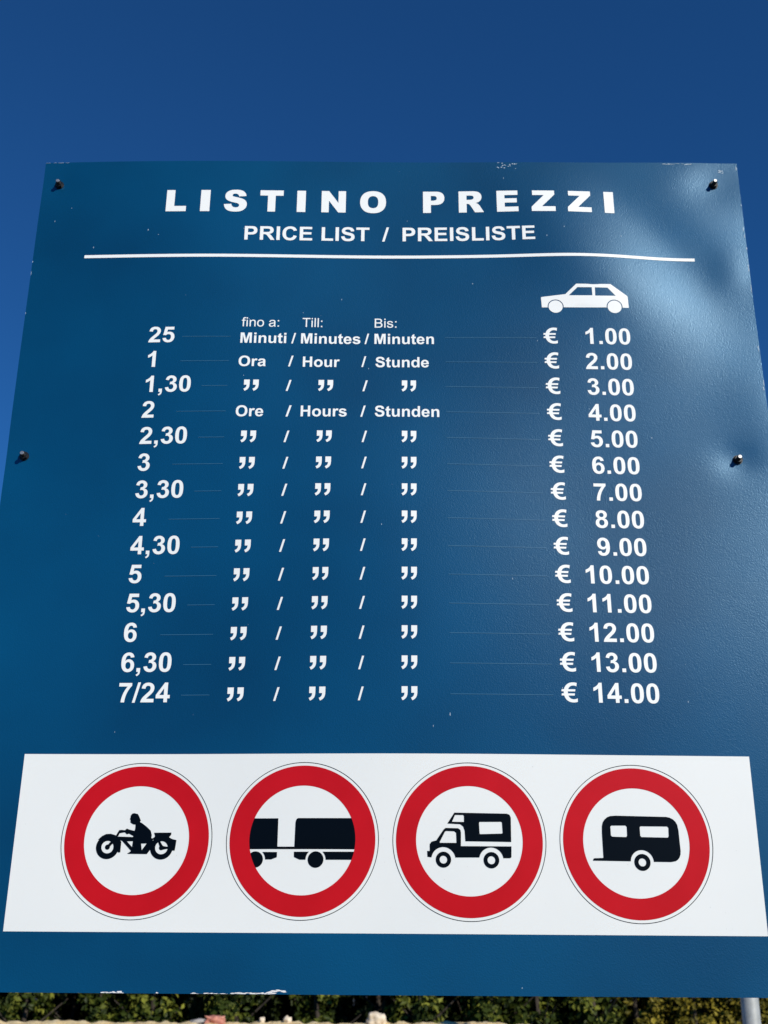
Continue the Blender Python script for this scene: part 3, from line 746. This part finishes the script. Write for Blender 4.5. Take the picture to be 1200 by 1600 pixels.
# ------------------------------------------------------------------ stone wall behind the board
M_STONE = mat('pale_limestone', (0.52, 0.42, 0.28), 0.9, spec=0.2)
mix_noise(M_STONE, (0.66, 0.48, 0.23), (0.88, 0.72, 0.43), 24, 12, 0.3, 0.7)
add_bump(M_STONE, 130, 0.9, 0.006, 8)
WY0, WY1 = 3.78, 4.36
def wall_top(x, y):
    z = 1.3340 + 0.0035 * math.tanh((x + 0.2) / 0.5)
    z -= 0.03 * max(0.0, min(1.0, (x - 0.40) / 0.5))
    z -= 0.11 * (WY1 - y)
    z += 0.007 * noise.noise(Vector((x * 5.0, y * 5.0, 1.3))) + 0.010 * noise.noise(Vector((x * 21, y * 21, 7.1)))
    z += 0.007 * noise.noise(Vector((x * 52, y * 52, 3.7)))
    return z
def make_wall():
    nx, ny = 760, 26
    xs = [-3.4 + 6.8 * i / nx for i in range(nx + 1)]
    verts, faces = [], []
    prof = []
    def front(x, z, y0, sgn):
        d = 0.03 * noise.noise(Vector((x * 4, z * 6, sgn * 9.0))) + 0.012 * noise.noise(Vector((x * 14, z * 16, sgn * 5.0)))
        return y0 + d
    nz = 26
    for x in xs:
        col_ = []
        for k in range(nz): 
            z = -0.02 + 1.32 * k / nz
            col_.append((x, front(x, z, WY0, 1), z))
        for k in range(ny + 1):
            y = WY0 + (WY1 - WY0) * k / ny
            e = 0.014 * (max(0, 1 - k / 1.5) + max(0, 1 - (ny - k) / 1.5))
            col_.append((x, y, wall_top(x, y) - e))
        for k in range(nz - 1, -1, -1):
            z = -0.02 + 1.30 * k / nz
            col_.append((x, front(x, z, WY1 + 0.01, 2), z))
        prof.append(len(col_)); verts += col_
    m = prof[0]
    for i in range(nx):
        for k in range(m - 1):
            a = i * m + k
            faces.append((a, a + m, a + m + 1, a + 1))
    faces.append(tuple(range(m))[::-1]); faces.append(tuple(nx * m + k for k in range(m)))
    return link_mesh('stone_wall', verts, faces, M_STONE, None, True)
tag(make_wall(), 'rough cream limestone wall below the board, in front of the hedge', 'wall')

def rock(name, loc, size, seed, material, angular=0.0):
    bm = bmesh.new()
    bmesh.ops.create_icosphere(bm, subdivisions=4, radius=1.0)
    off = Vector((seed * 3.1, seed * 1.7, seed))
    for v in bm.verts:
        d = v.co.normalized()
        if angular:
            mx = max(abs(d.x), abs(d.y), abs(d.z)); d = d.lerp(d / mx, angular)
        k = 1 + 0.28 * noise.noise(d * 1.6 + off) + 0.10 * noise.noise(d * 5 + off) + 0.04 * noise.noise(d * 14 + off)
        v.co = Vector((d.x * k * size[0], d.y * k * size[1], d.z * k * size[2]))
    o = from_bm(name, bm, material)
    o.location = loc
    return o
M_PALE = mat('pale_stone', (0.62, 0.55, 0.47), 0.85, spec=0.2)
mix_noise(M_PALE, (0.56, 0.46, 0.34), (0.76, 0.66, 0.52), 40, 8)
M_PINK = mat('pink_brick', (0.50, 0.20, 0.15), 0.9, spec=0.2)
mix_noise(M_PINK, (0.42, 0.15, 0.11), (0.56, 0.26, 0.20), 45, 8)
M_GREY = mat('grey_stone', (0.36, 0.34, 0.32), 0.9, spec=0.2)
mix_noise(M_GREY, (0.28, 0.26, 0.25), (0.44, 0.42, 0.40), 45, 8)
SY = 4.30
def top(x): return wall_top(x, SY)
def px(x): return (x - 600) * SY * 0.93 / 1819
st = rock('stone', (px(594), SY, top(px(594)) + 0.010), (0.031, 0.03, 0.026), 1, M_PALE, 0.3)
tag(st, 'pale pinkish-white angular stone standing in the middle of the wall top', 'stone', 'loose stones on the wall')
st = rock('stone', (px(457), SY, top(px(457)) + 0.005), (0.014, 0.016, 0.013), 2, M_PALE, 0.2)
tag(st, 'small cream pebble on the wall top beside a flatter white chip', 'stone', 'loose stones on the wall')
st = rock('stone', (px(417), SY + 0.02, top(px(417)) + 0.006), (0.009, 0.012, 0.010), 3, M_PALE, 0.4)
tag(st, 'flat white stone chip leaning up between the pebble and the pink brick', 'stone', 'loose stones on the wall')
st = rock('stone', (px(318), SY + 0.02, top(px(318)) + 0.004), (0.028, 0.025, 0.011), 4, M_GREY, 0.1)
tag(st, 'low flat grey stone lying on the wall beside the pink brick piece', 'stone', 'loose stones on the wall')
st = rock('brick_fragment', (px(347), SY - 0.01, top(px(347)) + 0.010), (0.030, 0.03, 0.017), 5, M_PINK, 0.85)
tag(st, 'broken pinkish-red brick piece lying on top of the wall', 'brick piece')

# ------------------------------------------------------------------ galvanised pole behind the board
pole = tag(empty('metal_pole', (0.980, 3.35, 0)), 'plain round galvanised steel pole rising behind the lower corner of the blue board', 'pole')
bm = bmesh.new()
bmesh.ops.create_cone(bm, cap_ends=True, segments=48, radius1=0.0235, radius2=0.0235, depth=2.32, matrix=Matrix.Translation((0, 0, 1.14)))
tube = from_bm('tube', bm, M_ZINC, pole)
for pl in tube.data.polygons:
    if len(pl.vertices) > 4: pl.use_smooth = False
bm = bmesh.new()
bmesh.ops.create_uvsphere(bm, u_segments=32, v_segments=12, radius=0.027)
for v in bm.verts: v.co.z = max(-0.02, v.co.z * 0.6)
cap = from_bm('cap', bm, mat('dark_cap', (0.03, 0.03, 0.033), 0.5), pole)
cap.location = (0, 0, 2.31)

# ------------------------------------------------------------------ hedge: a row of separate leafy shrubs
def leaf_material(name, c0, c1, c2):
    m = mat(name, c1, 0.5, spec=0.12)
    at = nd(m, 'ShaderNodeAttribute', attribute_name='tone')
    rp = nd(m, 'ShaderNodeValToRGB')
    e = rp.color_ramp.elements
    e[0].position = 0.0; e[0].color = (*c0, 1)
    e[1].position = 1.0; e[1].color = (*c2, 1)
    k = e.new(0.55); k.color = (*c1, 1)
    lk(m, at.outputs['Fac'], rp.inputs['Fac'])
    lk(m, rp.outputs['Color'], bsdf(m).inputs['Base Color'])
    return m
M_LEAF = leaf_material('dark_leaf', (0.005, 0.010, 0.002), (0.033, 0.048, 0.007), (0.215, 0.225, 0.032))
M_OLIVE = leaf_material('olive_leaf', (0.035, 0.036, 0.005), (0.155, 0.125, 0.014), (0.33, 0.26, 0.032))
M_BARK = mat('bark', (0.045, 0.034, 0.025), 0.9)
mix_noise(M_BARK, (0.03, 0.022, 0.016), (0.065, 0.05, 0.036), 30, 8)

def foliage_mesh(seed, height, rad, count, size, clumps):
    rn = random.Random(seed)
    verts, faces, tone = [], [], []
    cl = []
    for _ in range(clumps):
        a = rn.uniform(0, 2 * math.pi); z = rn.uniform(0.12, 1.0) * height
        rr = rad * rn.uniform(0.35, 0.95) * (1.0 - 0.45 * max(0, z / height - 0.75) * 4)
        cl.append((Vector((rr * math.cos(a), rr * math.sin(a), z)), rn.uniform(0.03, 0.07), rn.random()))
    for _ in range(count):
        c, r, t = rn.choice(cl)
        d = Vector((rn.gauss(0, 1), rn.gauss(0, 1), rn.gauss(0, 1))).normalized()
        pos = c + d * r * rn.uniform(0.3, 1.0)
        out = Vector((pos.x, pos.y, 0.0))
        nrm = (d * 0.8 + (out.normalized() if out.length > 1e-4 else d) * 0.7 + Vector((0, 0, 0.5)) + Vector((rn.gauss(0, .5), rn.gauss(0, .5), rn.gauss(0, .5)))).normalized()
        tip = nrm.cross(Vector((rn.gauss(0, 1), rn.gauss(0, 1), rn.gauss(0, 1)))).normalized()
        side = nrm.cross(tip)
        L = size * rn.uniform(0.7, 1.3); Wd = L * rn.uniform(0.24, 0.34)
        b = len(verts)
        fold = nrm * Wd * 0.35
        verts += [pos, pos + tip * L * 0.45 + side * Wd + fold, pos + tip * L, pos + tip * L * 0.45 - side * Wd + fold, pos + tip * L * 0.5]
        faces += [(b, b + 1, b + 2, b + 4), (b, b + 4, b + 2, b + 3)]
        tt = min(1, max(0, 0.55 * t + 0.45 * rn.random() + rn.gauss(0, 0.08)))
        tone += [tt] * 5
    me = bpy.data.meshes.new('foliage')
    me.from_pydata([tuple(v) for v in verts], [], faces)
    at = me.attributes.new('tone', 'FLOAT', 'POINT')
    at.data.foreach_set('value', tone)
    return me

def stem_mesh(seed, height):
    rn = random.Random(seed)
    bm = bmesh.new()
    def limb(p0, p1, r0, r1):
        ax = (p1 - p0).normalized(); s_ = ax.orthogonal().normalized(); t_ = ax.cross(s_)
        rings = []
        for k in range(4):
            c = p0.lerp(p1, k / 3); rr = r0 + (r1 - r0) * k / 3
            rings.append([bm.verts.new(c + (s_ * math.cos(q) + t_ * math.sin(q)) * rr) for q in [2 * math.pi * i / 7 for i in range(7)]])
        for a, b in zip(rings, rings[1:]):
            for i in range(7): bm.faces.new((a[i], a[(i + 1) % 7], b[(i + 1) % 7], b[i]))
    prev = Vector((0, 0, 0))
    n = 6
    for k in range(1, n + 1):
        nxt = Vector((rn.uniform(-.03, .03), rn.uniform(-.03, .03), height * 0.9 * k / n))
        limb(prev, nxt, 0.022 * (1 - (k - 1) / n) + 0.004, 0.022 * (1 - k / n) + 0.004)
        for _ in range(3):
            a = rn.uniform(0, 2 * math.pi); ln = rn.uniform(0.08, 0.2)
            limb(nxt, nxt + Vector((math.cos(a) * ln, math.sin(a) * ln, ln * 0.8)), 0.006, 0.002)
        prev = nxt
    me = bpy.data.meshes.new('stem')
    bm.to_mesh(me); bm.free()
    return me

DARK = []
for k in range(3):
    f = foliage_mesh(20 + k, 2.15, 0.125, 8500, 0.029, 190)
    f.materials.append(M_LEAF)
    t_ = stem_mesh(40 + k, 2.05); t_.materials.append(M_BARK)
    DARK.append((f, t_))
M_SHADE = leaf_material('shaded_leaf', (0.008, 0.014, 0.004), (0.020, 0.030, 0.006), (0.045, 0.06, 0.012))  # back-row leaves: the deep shade inside the hedge put into a darker green
BULK = []
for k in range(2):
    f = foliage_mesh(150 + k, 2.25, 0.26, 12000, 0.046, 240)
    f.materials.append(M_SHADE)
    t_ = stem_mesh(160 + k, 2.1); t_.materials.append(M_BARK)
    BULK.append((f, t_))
OLIVE = []
for k in range(2):
    f = foliage_mesh(70 + k, 2.1, 0.165, 12000, 0.022, 260)
    f.materials.append(M_OLIVE)
    t_ = stem_mesh(90 + k, 2.0); t_.materials.append(M_BARK)
    OLIVE.append((f, t_))
HY = 5.25
def hx(x, y=HY): return (x - 600) * y * 0.93 / 1819
def shrub(kind, meshes, x, y, rz, sx, sy, sz, label, group):
    rt_ = tag(empty(kind, (x, y, 0)), label, 'shrub', group)
    rt_.rotation_euler = (0, 0, rz); rt_.scale = (sx, sy, sz)
    for nm, me in (('foliage', meshes[0]), ('stem', meshes[1])):
        o = bpy.data.objects.new(nm, me)
        COL.objects.link(o); o.parent = rt_
    return rt_
FRONT = [(-40, 'dark shrub past the bottom corner of the board, at the end of the hedge'),
         (44, 'dark green shrub just before the wide dark gap in the hedge'),
         (158, 'dark green shrub just after the wide dark gap, behind the flaked edge of the board'),
         (240, 'sparse dark green shrub with a yellowish sprig, before the second dark gap'),
         (374, 'leafier green shrub growing right behind the pink brick piece'),
         (500, 'dark green shrub behind the pebble, beside the pale angular stone'),
         (655, 'thin dark shrub right behind the pale angular stone'),
         (770, 'dark green shrub with long pale leaves over the smooth end of the wall'),
         (835, 'dark shrub where the top of the wall drops out of sight'),
         (925, 'last dark green shrub before the olive-yellow ones')]
rnd = random.Random(5)
for k, (x, lab) in enumerate(FRONT):
    shrub('hedge_shrub', DARK[k % 3], hx(x), HY + rnd.uniform(-0.06, 0.08), rnd.uniform(0, 6.28), rnd.uniform(0.85, 1.05), 1.0, rnd.uniform(0.96, 1.04), lab, 'dark green shrubs of the hedge')
FRONT2 = [(1005, 'olive-yellow bushy shrub next to the last dark green one'),
          (1085, 'olive-yellow bushy shrub halfway between the dark shrubs and the pole'),
          (1160, 'olive-yellow shrub directly behind the steel pole'),
          (1245, 'olive-yellow shrub beyond the steel pole, at the edge of the view')]
for k, (x, lab) in enumerate(FRONT2):
    shrub('olive_shrub', OLIVE[k % 2], hx(x), HY - 0.05 + rnd.uniform(-0.05, 0.05), rnd.uniform(0, 6.28), 1.0, 1.0, rnd.uniform(0.98, 1.05), lab, 'olive-yellow shrubs of the hedge')
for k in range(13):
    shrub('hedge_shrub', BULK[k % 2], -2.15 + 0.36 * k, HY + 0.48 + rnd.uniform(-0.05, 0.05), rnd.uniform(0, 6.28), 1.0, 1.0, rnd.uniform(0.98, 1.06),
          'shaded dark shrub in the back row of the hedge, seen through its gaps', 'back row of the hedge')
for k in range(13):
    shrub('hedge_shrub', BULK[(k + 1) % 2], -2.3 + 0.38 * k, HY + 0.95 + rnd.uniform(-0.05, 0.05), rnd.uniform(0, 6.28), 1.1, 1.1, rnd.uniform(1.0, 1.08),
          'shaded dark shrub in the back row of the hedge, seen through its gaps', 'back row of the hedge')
